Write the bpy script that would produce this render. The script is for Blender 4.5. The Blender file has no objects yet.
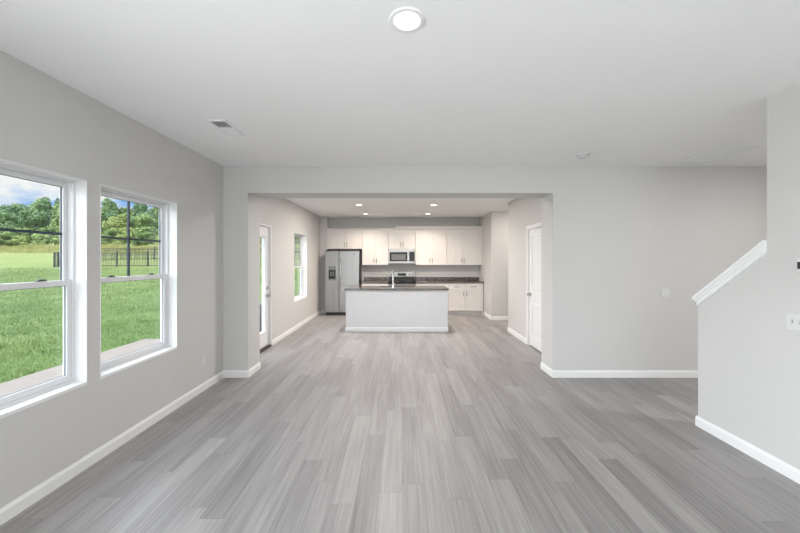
import bpy, bmesh, math, random
from mathutils import Vector, Matrix

random.seed(7)
S = bpy.context.scene
COL = S.collection
F = 345.0                       # focal length in pixels of an 800 px wide frame
CAM_H = 1.53

# ------------------------------------------------------------------ camera
cd = bpy.data.cameras.new('camera')
cd.sensor_width = 36.0
cd.lens = 36.0 * F / 800.0
cd.shift_x = -2.0 / 800.0
cd.shift_y = -7.0 / 800.0
cd.clip_start, cd.clip_end = 0.05, 800
cam = bpy.data.objects.new('camera', cd)
COL.objects.link(cam)
cam.location = (0, 0, CAM_H)
cam.rotation_euler = (math.radians(90), 0, 0)
S.camera = cam

# ------------------------------------------------------------------ exposure
S.view_settings.view_transform = 'Standard'
S.view_settings.look = 'None'
S.view_settings.gamma = 1.0
S.view_settings.use_curve_mapping = False
S.view_settings.exposure = 0.0

# ------------------------------------------------------------------ sky
W = bpy.data.worlds.new('sky')
S.world = W
W.use_nodes = True
wn = W.node_tree
wn.nodes.clear()


def wnode(t, **kw):
    n = wn.nodes.new(t)
    for k, v in kw.items():
        setattr(n, k, v)
    return n


w_out = wnode('ShaderNodeOutputWorld')
w_bg = wnode('ShaderNodeBackground')
w_bg.inputs['Strength'].default_value = 1.0
tc = wnode('ShaderNodeTexCoord')
sep = wnode('ShaderNodeSeparateXYZ')
wn.links.new(tc.outputs['Generated'], sep.inputs[0])
grad = wnode('ShaderNodeValToRGB')
grad.color_ramp.elements[0].position = 0.0
grad.color_ramp.elements[0].color = (0.34, 0.60, 0.98, 1)
grad.color_ramp.elements[1].position = 0.45
grad.color_ramp.elements[1].color = (0.16, 0.38, 0.86, 1)
wn.links.new(sep.outputs['Z'], grad.inputs[0])
mp = wnode('ShaderNodeMapping')
mp.inputs['Scale'].default_value = (1.0, 1.0, 2.6)
wn.links.new(tc.outputs['Generated'], mp.inputs[0])
cl = wnode('ShaderNodeTexNoise')
cl.inputs['Scale'].default_value = 5.5
cl.inputs['Detail'].default_value = 6
cl.inputs['Roughness'].default_value = 0.55
wn.links.new(mp.outputs[0], cl.inputs['Vector'])
cr = wnode('ShaderNodeValToRGB')
cr.color_ramp.elements[0].position = 0.49
cr.color_ramp.elements[0].color = (0, 0, 0, 1)
cr.color_ramp.elements[1].position = 0.62
cr.color_ramp.elements[1].color = (1, 1, 1, 1)
wn.links.new(cl.outputs['Fac'], cr.inputs[0])
mx = wnode('ShaderNodeMixRGB')
mx.inputs[2].default_value = (1.0, 1.0, 1.0, 1)
wn.links.new(cr.outputs[0], mx.inputs[0])
wn.links.new(grad.outputs[0], mx.inputs[1])
wn.links.new(mx.outputs[0], w_bg.inputs['Color'])
wn.links.new(w_bg.outputs[0], w_out.inputs['Surface'])

# ------------------------------------------------------------------ sun
sl = bpy.data.lights.new('sun', 'SUN')
sl.energy = 4.0
sl.angle = math.radians(3)
sl.color = (1.0, 0.96, 0.9)
sun = bpy.data.objects.new('sun', sl)
COL.objects.link(sun)
sun.location = (30, -40, 60)
sun.rotation_euler = Vector((-0.42, 0.5, -0.76)).to_track_quat('-Z', 'Y').to_euler()


# broad soft light of the bright open sky on the garden side of the house
gl_ = bpy.data.lights.new('sky_glow', 'SUN')
gl_.energy = 12.0
gl_.angle = math.radians(110)
gl_.color = (0.90, 0.95, 1.0)
glow = bpy.data.objects.new('sky_glow', gl_)
COL.objects.link(glow)
glow.location = (-30, 5, 40)
glow.rotation_euler = Vector((0.78, 0.12, -0.5)).to_track_quat('-Z', 'Y').to_euler()


def area(name, loc, direction, sx, sy, power, color=(1, 1, 1), shape='RECTANGLE'):
    l = bpy.data.lights.new(name, 'AREA')
    l.shape = shape
    l.size = sx
    if shape in ('RECTANGLE', 'ELLIPSE'):
        l.size_y = sy
    l.energy = power
    l.color = color
    o = bpy.data.objects.new(name, l)
    COL.objects.link(o)
    o.location = loc
    o.rotation_euler = Vector(direction).to_track_quat('-Z', 'Y').to_euler()
    return o


# unseen fill light added behind the camera, passing an invented rear window
area('fill_rear', (0.2, -5.20, 1.35), (0, 1, 0.30), 3.6, 2.1, 150, (0.99, 0.99, 1.0))
# second fill light added out of view, passing an invented side door
area('fill_side', (-2.56, -1.25, 1.0), (1, 0.15, 0.35), 2.9, 1.9, 190, (0.97, 0.985, 1.0))
# fill discs added out of view at dining end and foyer; warm side hall lamp
WARM = (1.0, 0.91, 0.82)
area('dining_fill', (-0.05, 5.62, 2.735), (0, 0, -1), 0.30, 0.30, 44, (1.0, 0.96, 0.92), 'DISK')
area('foyer_fill', (4.3, 2.5, 2.735), (0, 0, -1), 0.30, 0.30, 44, (1.0, 0.97, 0.94), 'DISK')
area('hall_lamp', (3.2, 8.0, 2.735), (0, 0, -1), 0.15, 0.15, 20, WARM, 'DISK')

# ------------------------------------------------------------------ materials
MATS = {}


def new_mat(name):
    m = bpy.data.materials.new(name)
    m.use_nodes = True
    MATS[name] = m
    nt = m.node_tree
    b = nt.nodes['Principled BSDF']
    return m, nt, b


def plain(name, col, rough=0.5, metal=0.0, var=0.04, vscale=6.0, bump=0.0, bscale=200.0, spec=0.5,
          stretch=(1, 1, 1)):
    """Principled material whose colour is broken up by a faint noise."""
    m, nt, b = new_mat(name)
    t = nt.nodes.new('ShaderNodeTexCoord')
    mpn = nt.nodes.new('ShaderNodeMapping')
    mpn.inputs['Scale'].default_value = stretch
    nt.links.new(t.outputs['Object'], mpn.inputs[0])
    n = nt.nodes.new('ShaderNodeTexNoise')
    n.inputs['Scale'].default_value = vscale
    n.inputs['Detail'].default_value = 3
    nt.links.new(mpn.outputs[0], n.inputs['Vector'])
    r = nt.nodes.new('ShaderNodeValToRGB')
    r.color_ramp.elements[0].position = 0.3
    r.color_ramp.elements[1].position = 0.7
    r.color_ramp.elements[0].color = tuple(c * (1 - var) for c in col) + (1,)
    r.color_ramp.elements[1].color = tuple(min(1, c * (1 + var)) for c in col) + (1,)
    nt.links.new(n.outputs['Fac'], r.inputs[0])
    nt.links.new(r.outputs[0], b.inputs['Base Color'])
    b.inputs['Roughness'].default_value = rough
    b.inputs['Metallic'].default_value = metal
    b.inputs['Specular IOR Level'].default_value = spec
    if bump > 0:
        n2 = nt.nodes.new('ShaderNodeTexNoise')
        n2.inputs['Scale'].default_value = bscale
        nt.links.new(mpn.outputs[0], n2.inputs['Vector'])
        bp = nt.nodes.new('ShaderNodeBump')
        bp.inputs['Strength'].default_value = bump
        bp.inputs['Distance'].default_value = 0.002
        nt.links.new(n2.outputs['Fac'], bp.inputs['Height'])
        nt.links.new(bp.outputs[0], b.inputs['Normal'])
    return m


wall_m = plain('wall_paint', (0.595, 0.587, 0.577), 0.75, var=0.012, vscale=1.5, bump=0.12, bscale=260, spec=0.25)
ceil_m = plain('ceiling_paint', (0.88, 0.88, 0.88), 0.85, var=0.01, vscale=1.5, bump=0.12, bscale=260, spec=0.2)
trim_m = plain('trim_paint', (0.80, 0.80, 0.80), 0.4, var=0.01)
island_m = plain('island_paint', (0.69, 0.695, 0.71), 0.6, var=0.01, spec=0.3)
vinyl_m = plain('white_vinyl', (0.74, 0.74, 0.75), 0.35, var=0.01)
plate_m = plain('plate_plastic', (0.66, 0.66, 0.66), 0.35, var=0.01)
cab_m = plain('cabinet_lacquer', (0.73, 0.70, 0.68), 0.42, var=0.03, vscale=5, stretch=(6, 6, 0.6))
steel_m = plain('brushed_steel', (0.43, 0.43, 0.43), 0.32, metal=1.0, var=0.06, vscale=30, stretch=(1, 1, 0.03))
steel_h_m = plain('brushed_steel_horizontal', (0.34, 0.325, 0.31), 0.3, metal=1.0, var=0.08, vscale=30, stretch=(0.03, 1, 1))
steel_dark_m = plain('grey_side_panel', (0.06, 0.055, 0.055), 0.5, var=0.05)
pull_m = plain('brushed_pulls', (0.22, 0.205, 0.19), 0.35, metal=1.0, var=0.03)
nickel_m = plain('satin_nickel', (0.45, 0.43, 0.40), 0.3, metal=1.0, var=0.03)
chrome_m = plain('chrome', (0.82, 0.82, 0.83), 0.12, metal=1.0, var=0.01)
black_gloss_m = plain('black_glass', (0.012, 0.012, 0.013), 0.2, var=0.05, spec=0.18)
black_m = plain('black_plastic', (0.02, 0.02, 0.022), 0.4, var=0.1)
dark_gap_m = plain('dark_duct', (0.2, 0.2, 0.2), 0.8, var=0.1)
bronze_m = plain('bronze_threshold', (0.055, 0.04, 0.032), 0.45, metal=0.3, var=0.1)
muntin_m = plain('slate_grille_bar', (0.028, 0.048, 0.065), 0.45, var=0.05)
lock_m = plain('dark_sash_lock', (0.06, 0.06, 0.055), 0.45, var=0.05)
gasket_m = plain('grey_gasket', (0.22, 0.24, 0.25), 0.6, var=0.05)
grill_glass_m = plain('microwave_window', (0.12, 0.12, 0.12), 0.3, var=0.15, vscale=300)
fence_m = plain('black_metal', (0.018, 0.02, 0.02), 0.5, var=0.1)
siding_m = plain('house_siding', (0.55, 0.55, 0.53), 0.7, var=0.03)
bark_m = plain('bark', (0.09, 0.065, 0.045), 0.9, var=0.3, vscale=4)
screen_m = plain('thermostat_screen', (0.03, 0.035, 0.035), 0.15, var=0.05)


def emit(name, col, strength):
    m, nt, b = new_mat(name)
    n = nt.nodes.new('ShaderNodeTexNoise')
    n.inputs['Scale'].default_value = 20
    b.inputs['Base Color'].default_value = (0.9, 0.9, 0.9, 1)
    b.inputs['Emission Color'].default_value = col + (1,)
    b.inputs['Emission Strength'].default_value = strength
    return m


lens_m = emit('lamp_lens', (1.0, 0.985, 0.96), 6.0)
lens_warm_m = emit('lamp_lens_warm', (1.0, 0.93, 0.84), 9.0)

# window glass: clear with a fresnel reflection
glass_m, nt, b = new_mat('window_glass')
nt.nodes.remove(b)
go = nt.nodes['Material Output']
tr = nt.nodes.new('ShaderNodeBsdfTransparent')
tr.inputs[0].default_value = (0.96, 0.975, 0.975, 1)
gl = nt.nodes.new('ShaderNodeBsdfGlossy')
gl.inputs['Roughness'].default_value = 0.01
lw = nt.nodes.new('ShaderNodeLayerWeight')
lw.inputs['Blend'].default_value = 0.5
pw = nt.nodes.new('ShaderNodeMath')
pw.operation = 'POWER'
pw.inputs[1].default_value = 5.0
nt.links.new(lw.outputs['Facing'], pw.inputs[0])
fr = nt.nodes.new('ShaderNodeMath')
fr.operation = 'MULTIPLY_ADD'
fr.inputs[1].default_value = 0.7
fr.inputs[2].default_value = 0.03
nt.links.new(pw.outputs[0], fr.inputs[0])
ms = nt.nodes.new('ShaderNodeMixShader')
nt.links.new(fr.outputs[0], ms.inputs[0])
nt.links.new(tr.outputs[0], ms.inputs[1])
nt.links.new(gl.outputs[0], ms.inputs[2])
nt.links.new(ms.outputs[0], go.inputs['Surface'])

# granite
granite_m, nt, b = new_mat('granite')
t = nt.nodes.new('ShaderNodeTexCoord')
v = nt.nodes.new('ShaderNodeTexVoronoi')
v.inputs['Scale'].default_value = 95
nz = nt.nodes.new('ShaderNodeTexNoise')
nz.inputs['Scale'].default_value = 28
nz.inputs['Detail'].default_value = 5
mixf = nt.nodes.new('ShaderNodeMath')
mixf.operation = 'MULTIPLY_ADD'
mixf.inputs[1].default_value = 0.5
nt.links.new(t.outputs['Object'], v.inputs['Vector'])
nt.links.new(t.outputs['Object'], nz.inputs['Vector'])
nt.links.new(v.outputs['Color'], mixf.inputs[0])
nt.links.new(nz.outputs['Fac'], mixf.inputs[2])
rr = nt.nodes.new('ShaderNodeValToRGB')
e = rr.color_ramp.elements
e[0].position, e[0].color = 0.42, (0.025, 0.020, 0.018, 1)
e[1].position, e[1].color = 0.98, (0.26, 0.23, 0.21, 1)
x = e.new(0.62)
x.color = (0.062, 0.052, 0.047, 1)
x = e.new(0.78)
x.color = (0.10, 0.088, 0.08, 1)
nt.links.new(mixf.outputs[0], rr.inputs[0])
nt.links.new(rr.outputs[0], b.inputs['Base Color'])
b.inputs['Roughness'].default_value = 0.16

# vinyl plank floor: planks run away from the camera (world Y)
floor_m, nt, b = new_mat('vinyl_planks')


def N(t, **kw):
    n = nt.nodes.new(t)
    for k, val in kw.items():
        setattr(n, k, val)
    return n


def MA(op, a, bb=None, c=None):
    n = N('ShaderNodeMath', operation=op)
    for i, val in enumerate((a, bb, c)):
        if val is None:
            continue
        if isinstance(val, (int, float)):
            n.inputs[i].default_value = val
        else:
            nt.links.new(val, n.inputs[i])
    return n.outputs[0]


PW, PL = 0.150, 1.22
t = N('ShaderNodeTexCoord')
sp = N('ShaderNodeSeparateXYZ')
nt.links.new(t.outputs['Object'], sp.inputs[0])
xs = MA('DIVIDE', sp.outputs['X'], PW)
row = MA('FLOOR', xs)
w1 = N('ShaderNodeTexWhiteNoise', noise_dimensions='1D')
nt.links.new(row, w1.inputs['W'])
ys = MA('ADD', MA('DIVIDE', sp.outputs['Y'], PL), MA('MULTIPLY', w1.outputs['Value'], 7.0))
pid = MA('FLOOR', ys)
cmb = N('ShaderNodeCombineXYZ')
nt.links.new(row, cmb.inputs[0])
nt.links.new(pid, cmb.inputs[1])
w2 = N('ShaderNodeTexWhiteNoise', noise_dimensions='2D')
nt.links.new(cmb.outputs[0], w2.inputs['Vector'])
# grain along the plank, different on every plank
gv = N('ShaderNodeCombineXYZ')
nt.links.new(MA('MULTIPLY', sp.outputs['X'], 60.0), gv.inputs[0])
nt.links.new(MA('MULTIPLY', sp.outputs['Y'], 1.7), gv.inputs[1])
nt.links.new(MA('MULTIPLY', w2.outputs['Value'], 90.0), gv.inputs[2])
g1 = N('ShaderNodeTexNoise')
g1.inputs['Scale'].default_value = 1.0
g1.inputs['Detail'].default_value = 5
g1.inputs['Roughness'].default_value = 0.6
g1.inputs['Distortion'].default_value = 0.25
nt.links.new(gv.outputs[0], g1.inputs['Vector'])
gv2 = N('ShaderNodeCombineXYZ')
nt.links.new(MA('MULTIPLY', sp.outputs['X'], 9.0), gv2.inputs[0])
nt.links.new(MA('MULTIPLY', sp.outputs['Y'], 0.9), gv2.inputs[1])
nt.links.new(MA('MULTIPLY', w2.outputs['Value'], 50.0), gv2.inputs[2])
g2 = N('ShaderNodeTexNoise')
g2.inputs['Scale'].default_value = 1.0
g2.inputs['Detail'].default_value = 2
nt.links.new(gv2.outputs[0], g2.inputs['Vector'])
val = MA('ADD', MA('MULTIPLY', w2.outputs['Value'], 0.22),
         MA('ADD', MA('MULTIPLY', g1.outputs['Fac'], 0.78), MA('MULTIPLY', g2.outputs['Fac'], 0.40)))
fr1 = MA('FRACT', xs)
fr2 = MA('FRACT', ys)
seam = MA('MAXIMUM', MA('LESS_THAN', fr1, 0.014), MA('LESS_THAN', fr2, 0.0018))
cr1 = N('ShaderNodeValToRGB')
e = cr1.color_ramp.elements
e[0].position, e[0].color = 0.24, (0.115, 0.109, 0.108, 1)
e[1].position, e[1].color = 1.12, (0.405, 0.388, 0.383, 1)
nt.links.new(val, cr1.inputs[0])
mxs = N('ShaderNodeMixRGB')
mxs.inputs[2].default_value = (0.15, 0.142, 0.138, 1)
nt.links.new(MA('MULTIPLY', seam, 0.75), mxs.inputs[0])
nt.links.new(cr1.outputs[0], mxs.inputs[1])
nt.links.new(mxs.outputs[0], b.inputs['Base Color'])
nt.links.new(MA('ADD', MA('MULTIPLY', g1.outputs['Fac'], 0.20), 0.33), b.inputs['Roughness'])
bp = N('ShaderNodeBump')
bp.inputs['Strength'].default_value = 0.12
bp.inputs['Distance'].default_value = 0.002
nt.links.new(MA('SUBTRACT', g1.outputs['Fac'], seam), bp.inputs['Height'])
nt.links.new(bp.outputs[0], b.inputs['Normal'])

# lawn that turns to dry meadow further out, by the ground's own position
lawn_m, nt, b = new_mat('lawn_turf')
t = N('ShaderNodeTexCoord')
sp = N('ShaderNodeSeparateXYZ')
nt.links.new(t.outputs['Object'], sp.inputs[0])
mpl = N('ShaderNodeMapping')
mpl.inputs['Scale'].default_value = (1.0, 1.0, 1.0)
nt.links.new(t.outputs['Object'], mpl.inputs[0])
na = N('ShaderNodeTexNoise')
na.inputs['Scale'].default_value = 0.5
na.inputs['Detail'].default_value = 4
nb = N('ShaderNodeTexNoise')
nb.inputs['Scale'].default_value = 9.0
nb.inputs['Detail'].default_value = 6
nb.inputs['Roughness'].default_value = 0.75
nt.links.new(mpl.outputs[0], na.inputs['Vector'])
nt.links.new(mpl.outputs[0], nb.inputs['Vector'])
nc = N('ShaderNodeTexNoise')
nc.inputs['Scale'].default_value = 32.0
nc.inputs['Detail'].default_value = 3
nt.links.new(mpl.outputs[0], nc.inputs['Vector'])
gm = MA('ADD', MA('ADD', MA('MULTIPLY', na.outputs['Fac'], 0.5), MA('MULTIPLY', nb.outputs['Fac'], 0.55)),
        MA('MULTIPLY', nc.outputs['Fac'], 0.25))
cg = N('ShaderNodeValToRGB')
e = cg.color_ramp.elements
e[0].position, e[0].color = 0.40, (0.03, 0.07, 0.018, 1)
e[1].position, e[1].color = 0.85, (0.22, 0.27, 0.10, 1)
x = e.new(0.62)
x.color = (0.10, 0.165, 0.05, 1)
nt.links.new(gm, cg.inputs[0])
dist = N('ShaderNodeMapRange')
dist.inputs['From Min'].default_value = 12.0
dist.inputs['From Max'].default_value = 34.0
dist.inputs['To Max'].default_value = 0.6
nt.links.new(sp.outputs['Y'], dist.inputs['Value'])
mdry = N('ShaderNodeMixRGB')
mdry.inputs[2].default_value = (0.25, 0.27, 0.085, 1)
nt.links.new(dist.outputs[0], mdry.inputs[0])
nt.links.new(cg.outputs[0], mdry.inputs[1])
far = N('ShaderNodeMapRange')
far.inputs['From Min'].default_value = 37.0
far.inputs['From Max'].default_value = 41.0
nt.links.new(MA('ADD', sp.outputs['Y'], MA('MULTIPLY', na.outputs['Fac'], 3.0)), far.inputs['Value'])
ml = N('ShaderNodeMixRGB')
ml.inputs[2].default_value = (0.21, 0.24, 0.09, 1)
nt.links.new(far.outputs[0], ml.inputs[0])
nt.links.new(mdry.outputs[0], ml.inputs[1])
nt.links.new(ml.outputs[0], b.inputs['Base Color'])
b.inputs['Roughness'].default_value = 0.9
b.inputs['Specular IOR Level'].default_value = 0.1
bp = N('ShaderNodeBump')
bp.inputs['Strength'].default_value = 0.9
bp.inputs['Distance'].default_value = 0.05
nt.links.new(nb.outputs['Fac'], bp.inputs['Height'])
nt.links.new(bp.outputs[0], b.inputs['Normal'])

concrete_m = plain('patio_concrete', (0.22, 0.19, 0.165), 0.85, var=0.06, vscale=3, bump=0.3, bscale=60, spec=0.2)


def leafy(name, dark, light):
    m, nt, b = new_mat(name)
    oi = nt.nodes.new('ShaderNodeObjectInfo')
    t = nt.nodes.new('ShaderNodeTexCoord')
    n = nt.nodes.new('ShaderNodeTexNoise')
    n.inputs['Scale'].default_value = 1.6
    n.inputs['Detail'].default_value = 4
    nt.links.new(t.outputs['Object'], n.inputs['Vector'])
    ad = nt.nodes.new('ShaderNodeMath')
    ad.operation = 'MULTIPLY_ADD'
    ad.inputs[1].default_value = 0.35
    nt.links.new(oi.outputs['Random'], ad.inputs[0])
    nt.links.new(n.outputs['Fac'], ad.inputs[2])
    r = nt.nodes.new('ShaderNodeValToRGB')
    r.color_ramp.elements[0].position = 0.42
    r.color_ramp.elements[0].color = dark + (1,)
    r.color_ramp.elements[1].position = 0.92
    r.color_ramp.elements[1].color = light + (1,)
    nt.links.new(ad.outputs[0], r.inputs[0])
    nt.links.new(r.outputs[0], b.inputs['Base Color'])
    b.inputs['Roughness'].default_value = 0.7
    b.inputs['Specular IOR Level'].default_value = 0.2
    return m


leaf_a = leafy('leaves_mid_green', (0.11, 0.19, 0.065), (0.32, 0.41, 0.15))
leaf_b = leafy('leaves_deep_green', (0.075, 0.15, 0.07), (0.22, 0.34, 0.15))
leaf_c = leafy('leaves_yellow_green', (0.13, 0.21, 0.06), (0.36, 0.42, 0.14))
straw_m = leafy('meadow_grass', (0.24, 0.29, 0.09), (0.52, 0.47, 0.19))
blade_m = leafy('lawn_blades', (0.05, 0.11, 0.025), (0.22, 0.30, 0.10))

# ------------------------------------------------------------------ mesh helpers


def origin_of(o):
    v = Vector((0, 0, 0))
    while o is not None:
        v += o.location
        o = o.parent
    return v


class MB:
    """Collects shapes in world coordinates and links them as one mesh object."""

    def __init__(self):
        self.bm = bmesh.new()

    def box(self, x0, x1, y0, y1, z0, z1, bev=0.0, seg=2):
        r = bmesh.ops.create_cube(self.bm, size=1.0)
        vs = r['verts']
        for v in vs:
            v.co = Vector(((x0 + x1) / 2 + v.co.x * (x1 - x0), (y0 + y1) / 2 + v.co.y * (y1 - y0),
                           (z0 + z1) / 2 + v.co.z * (z1 - z0)))
        if bev > 0:
            ed = list({e for v in vs for e in v.link_edges})
            bmesh.ops.bevel(self.bm, geom=ed, offset=bev, segments=seg, affect='EDGES', profile=0.5)
        return self

    def prism(self, pts, axis, a, b):
        """Extrudes a polygon along an axis: pts are the two other coordinates in xyz order."""
        def P(p, t):
            if axis == 0:
                return (t, p[0], p[1])
            if axis == 1:
                return (p[0], t, p[1])
            return (p[0], p[1], t)
        va = [self.bm.verts.new(P(p, a)) for p in pts]
        vb = [self.bm.verts.new(P(p, b)) for p in pts]
        n = len(pts)
        self.bm.faces.new(va)
        self.bm.faces.new(vb[::-1])
        for i in range(n):
            j = (i + 1) % n
            self.bm.faces.new((va[j], va[i], vb[i], vb[j]))
        return self

    def lathe(self, c, axis, prof, seg=28):
        """Spins (radius, height) pairs about an axis through c."""
        ax = Vector(axis).normalized()
        q = Vector((0, 0, 1)).rotation_difference(ax)
        rings = []
        for r, h in prof:
            if r < 1e-6:
                rings.append([self.bm.verts.new(Vector(c) + q @ Vector((0, 0, h)))])
            else:
                rings.append([self.bm.verts.new(Vector(c) + q @ Vector((r * math.cos(k * 2 * math.pi / seg),
                                                                       r * math.sin(k * 2 * math.pi / seg), h)))
                              for k in range(seg)])
        for a, b in zip(rings, rings[1:]):
            for k in range(seg):
                k2 = (k + 1) % seg
                vs = []
                for v in (a[k % len(a)], a[k2 % len(a)], b[k2 % len(b)], b[k % len(b)]):
                    if v not in vs:
                        vs.append(v)
                if len(vs) > 2:
                    self.bm.faces.new(vs)
        return self

    def tube(self, pts, r, seg=12):
        pts = [Vector(p) for p in pts]
        rings = []
        up = None
        for i, p in enumerate(pts):
            d = (pts[min(i + 1, len(pts) - 1)] - pts[max(i - 1, 0)]).normalized()
            if up is None:
                up = d.orthogonal().normalized()
            up = (up - d * up.dot(d)).normalized()
            s = d.cross(up)
            rr = r[i] if isinstance(r, (list, tuple)) else r
            rings.append([self.bm.verts.new(p + (up * math.cos(k * 2 * math.pi / seg) + s * math.sin(k * 2 * math.pi / seg)) * rr)
                          for k in range(seg)])
        for a, b in zip(rings, rings[1:]):
            for k in range(seg):
                k2 = (k + 1) % seg
                self.bm.faces.new((a[k], a[k2], b[k2], b[k]))
        self.bm.faces.new(rings[0][::-1])
        self.bm.faces.new(rings[-1])
        return self

    def grid_wall(self, P, us, vs, solid):
        """Wall of cells with holes; P(u, v, side) gives a point, side 0/1 the two faces."""
        cache = {}

        def V(i, j, s):
            if (i, j, s) not in cache:
                cache[(i, j, s)] = self.bm.verts.new(P(us[i], vs[j], s))
            return cache[(i, j, s)]
        nu, nv = len(us) - 1, len(vs) - 1
        full = lambda i, j: 0 <= i < nu and 0 <= j < nv and solid((us[i] + us[i + 1]) / 2, (vs[j] + vs[j + 1]) / 2)
        for i in range(nu):
            for j in range(nv):
                if not full(i, j):
                    continue
                for s in (0, 1):
                    self.bm.faces.new([V(i, j, s), V(i + 1, j, s), V(i + 1, j + 1, s), V(i, j + 1, s)])
                for di, dj, a, c in ((-1, 0, (i, j), (i, j + 1)), (1, 0, (i + 1, j), (i + 1, j + 1)),
                                     (0, -1, (i, j), (i + 1, j)), (0, 1, (i, j + 1), (i + 1, j + 1))):
                    if not full(i + di, j + dj):
                        self.bm.faces.new([V(*a, 0), V(*c, 0), V(*c, 1), V(*a, 1)])
        return self

    def build(self, name, mat, parent=None, smooth=False):
        bm = self.bm
        bmesh.ops.recalc_face_normals(bm, faces=bm.faces[:])
        me = bpy.data.meshes.new(name)
        o = bpy.data.objects.new(name, me)
        COL.objects.link(o)
        if parent is not None:
            off = origin_of(parent)
            for v in bm.verts:
                v.co -= off
            o.parent = parent
        if smooth:
            for f in bm.faces:
                f.smooth = True
            for ed in bm.edges:
                if len(ed.link_faces) == 2 and ed.calc_face_angle(0) > math.radians(35):
                    ed.smooth = False
        bm.to_mesh(me)
        bm.free()
        me.materials.append(mat)
        return o


def box(name, mat, parent, *a, bev=0.0):
    return MB().box(*a, bev=bev).build(name, mat, parent)


def thing(name, loc, label, cat, group=None):
    o = bpy.data.objects.new(name, None)
    o.empty_display_size = 0.1
    COL.objects.link(o)
    o.location = loc
    return tag(o, label, cat, group)


def tag(o, label=None, cat=None, group=None, kind=None):
    if label:
        o['label'] = label
    if cat:
        o['category'] = cat
    if group:
        o['group'] = group
    if kind:
        o['kind'] = kind
    return o


def struct(o, label, cat):
    return tag(o, label, cat, kind='structure')


# ------------------------------------------------------------------ the room shell
XL, XR, YP, YB, HC = -2.32, 2.72, 4.48, 10.12, 2.74
XK = 2.26                       # right wall of the kitchen
PT = 0.37                       # depth of the dropped opening between living room and kitchen
TW = 0.16                       # outside wall thickness

struct(box('floor', floor_m, None, XL - 0.001, 5.3, -5.15, YB + 0.1, -0.12, 0.0),
       'grey wood-look plank floor running from the living room into the kitchen', 'floor')
struct(box('ceiling', ceil_m, None, XL - TW, 5.3, -5.15, YB + 0.12, HC, HC + 0.25),
       'flat white painted ceiling over the whole room', 'ceiling')

WZ0, WZ1 = 0.61, 2.11
WINS = [(1.633, 2.54), (2.65, 3.556), (7.43, 8.40)]
DOOR_Y0, DOOR_Y1, DOOR_Z = 5.20, 6.13, 2.12


def left_solid(y, z):
    for a, c in WINS:
        if a < y < c and WZ0 < z < WZ1:
            return False
    if DOOR_Y0 < y < DOOR_Y1 and z < DOOR_Z:
        return False
    if -2.8 < y < 0.3 and z < DOOR_Z:
        return False
    return True


ys_ = sorted({-2.8, 0.3, -5.15, YB + 0.12, DOOR_Y0, DOOR_Y1} | {v for w in WINS for v in w})
struct(MB().grid_wall(lambda u, v, s: (XL - TW * s, u, v), ys_, [0.0, WZ0, WZ1, DOOR_Z, HC], left_solid)
       .build('wall_left', wall_m), 'long grey left wall with windows and the glazed patio door', 'wall')

# dropped opening between living room and kitchen, with the closed wall to its right
xo0, xo1, zo = -2.0, 1.96, 2.394
struct(MB().grid_wall(lambda u, v, s: (u, YP + PT * s, v), [XL, xo0, xo1, 5.3], [0.0, zo, HC],
                      lambda u, v: not (xo0 < u < xo1 and v < zo)).build('wall_middle', wall_m),
       'grey wall with the wide square opening into the kitchen', 'wall')

# wall on the right of the kitchen with the panelled closet door
D2Y0, D2Y1, D2Z = 5.36, 6.17, 2.075
struct(MB().grid_wall(lambda u, v, s: (XK + 0.12 * s, u, v), [YP + PT, D2Y0, D2Y1, 7.34], [0.0, D2Z, HC],
                      lambda u, v: not (D2Y0 < u < D2Y1 and v < D2Z)).build('wall_right', wall_m),
       'pale wall holding the white panelled door right of the kitchen', 'wall')
struct(MB().box(XK, XK + 0.12, 8.84, YB, 0, HC).box(XK, 4.3, 8.72, 8.84, 0, HC).build('wall_kitchen_right', wall_m),
       'pale wall corner at the right end of the kitchen counter', 'wall')
struct(MB().box(XK + 0.12, 4.3, 7.22, 7.34, 0, HC).box(4.3, 4.42, 7.22, 8.84, 0, HC).build('wall_hall', wall_m),
       'hallway wall beyond the gap right of the kitchen', 'wall')
struct(box('wall_back', wall_m, None, XL, XK + 0.12, YB, YB + 0.12, 0, HC),
       'kitchen back wall behind the cabinets and backsplash', 'wall')
struct(box('wall_nook', wall_m, None, XL, -2.125, 9.8, YB, 0, HC),
       'narrow wall return left of the refrigerator', 'wall')


def cap_z(y):                   # top line of the sloping cap over the half wall
    return 1.182 + 0.784 * (3.20 - y)


Y_END, Y_FULL = 3.17, 2.572
struct(MB().prism([(-5.15, 0), (Y_END, 0), (Y_END, cap_z(Y_END) - 0.03), (Y_FULL, cap_z(Y_FULL) - 0.03),
                   (Y_FULL, HC), (-5.15, HC)], 0, XR, XR + 0.115).build('wall_stair', wall_m),
       'grey stair wall on the right stepping down to a sloping half wall', 'wall')
struct(MB().box(5.2, 5.3, 0.9, YP, 0, HC).box(XR + 0.115, 5.2, 0.9, 1.0, 0, HC).build('wall_foyer', wall_m),
       'foyer wall beyond the stair half wall', 'wall')
struct(MB().grid_wall(lambda u, v, s: (u, -5.0 - 0.15 * s, v), [XL, -1.7, 2.1, XR], [0.0, 0.25, 2.45, HC],  # wide opening invented out of view to let the rear fill light in
                      lambda u, v: not (-1.7 < u < 2.1 and 0.25 < v < 2.45)).build('wall_rear', wall_m),
       'wall behind the camera with a wide opening added for fill light', 'wall')
rw = struct(MB().box(-1.7, 2.1, -5.12, -5.06, 0.25, 0.31).box(-1.7, 2.1, -5.12, -5.06, 2.39, 2.45)  # unseen window added where the rear fill light enters
            .box(-1.7, -1.64, -5.12, -5.06, 0.31, 2.39).box(2.04, 2.1, -5.12, -5.06, 0.31, 2.39)
            .box(0.17, 0.23, -5.12, -5.06, 0.31, 2.39).build('window_4', vinyl_m),
            'wide white framed window added behind the camera for the fill light', 'window')
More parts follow.
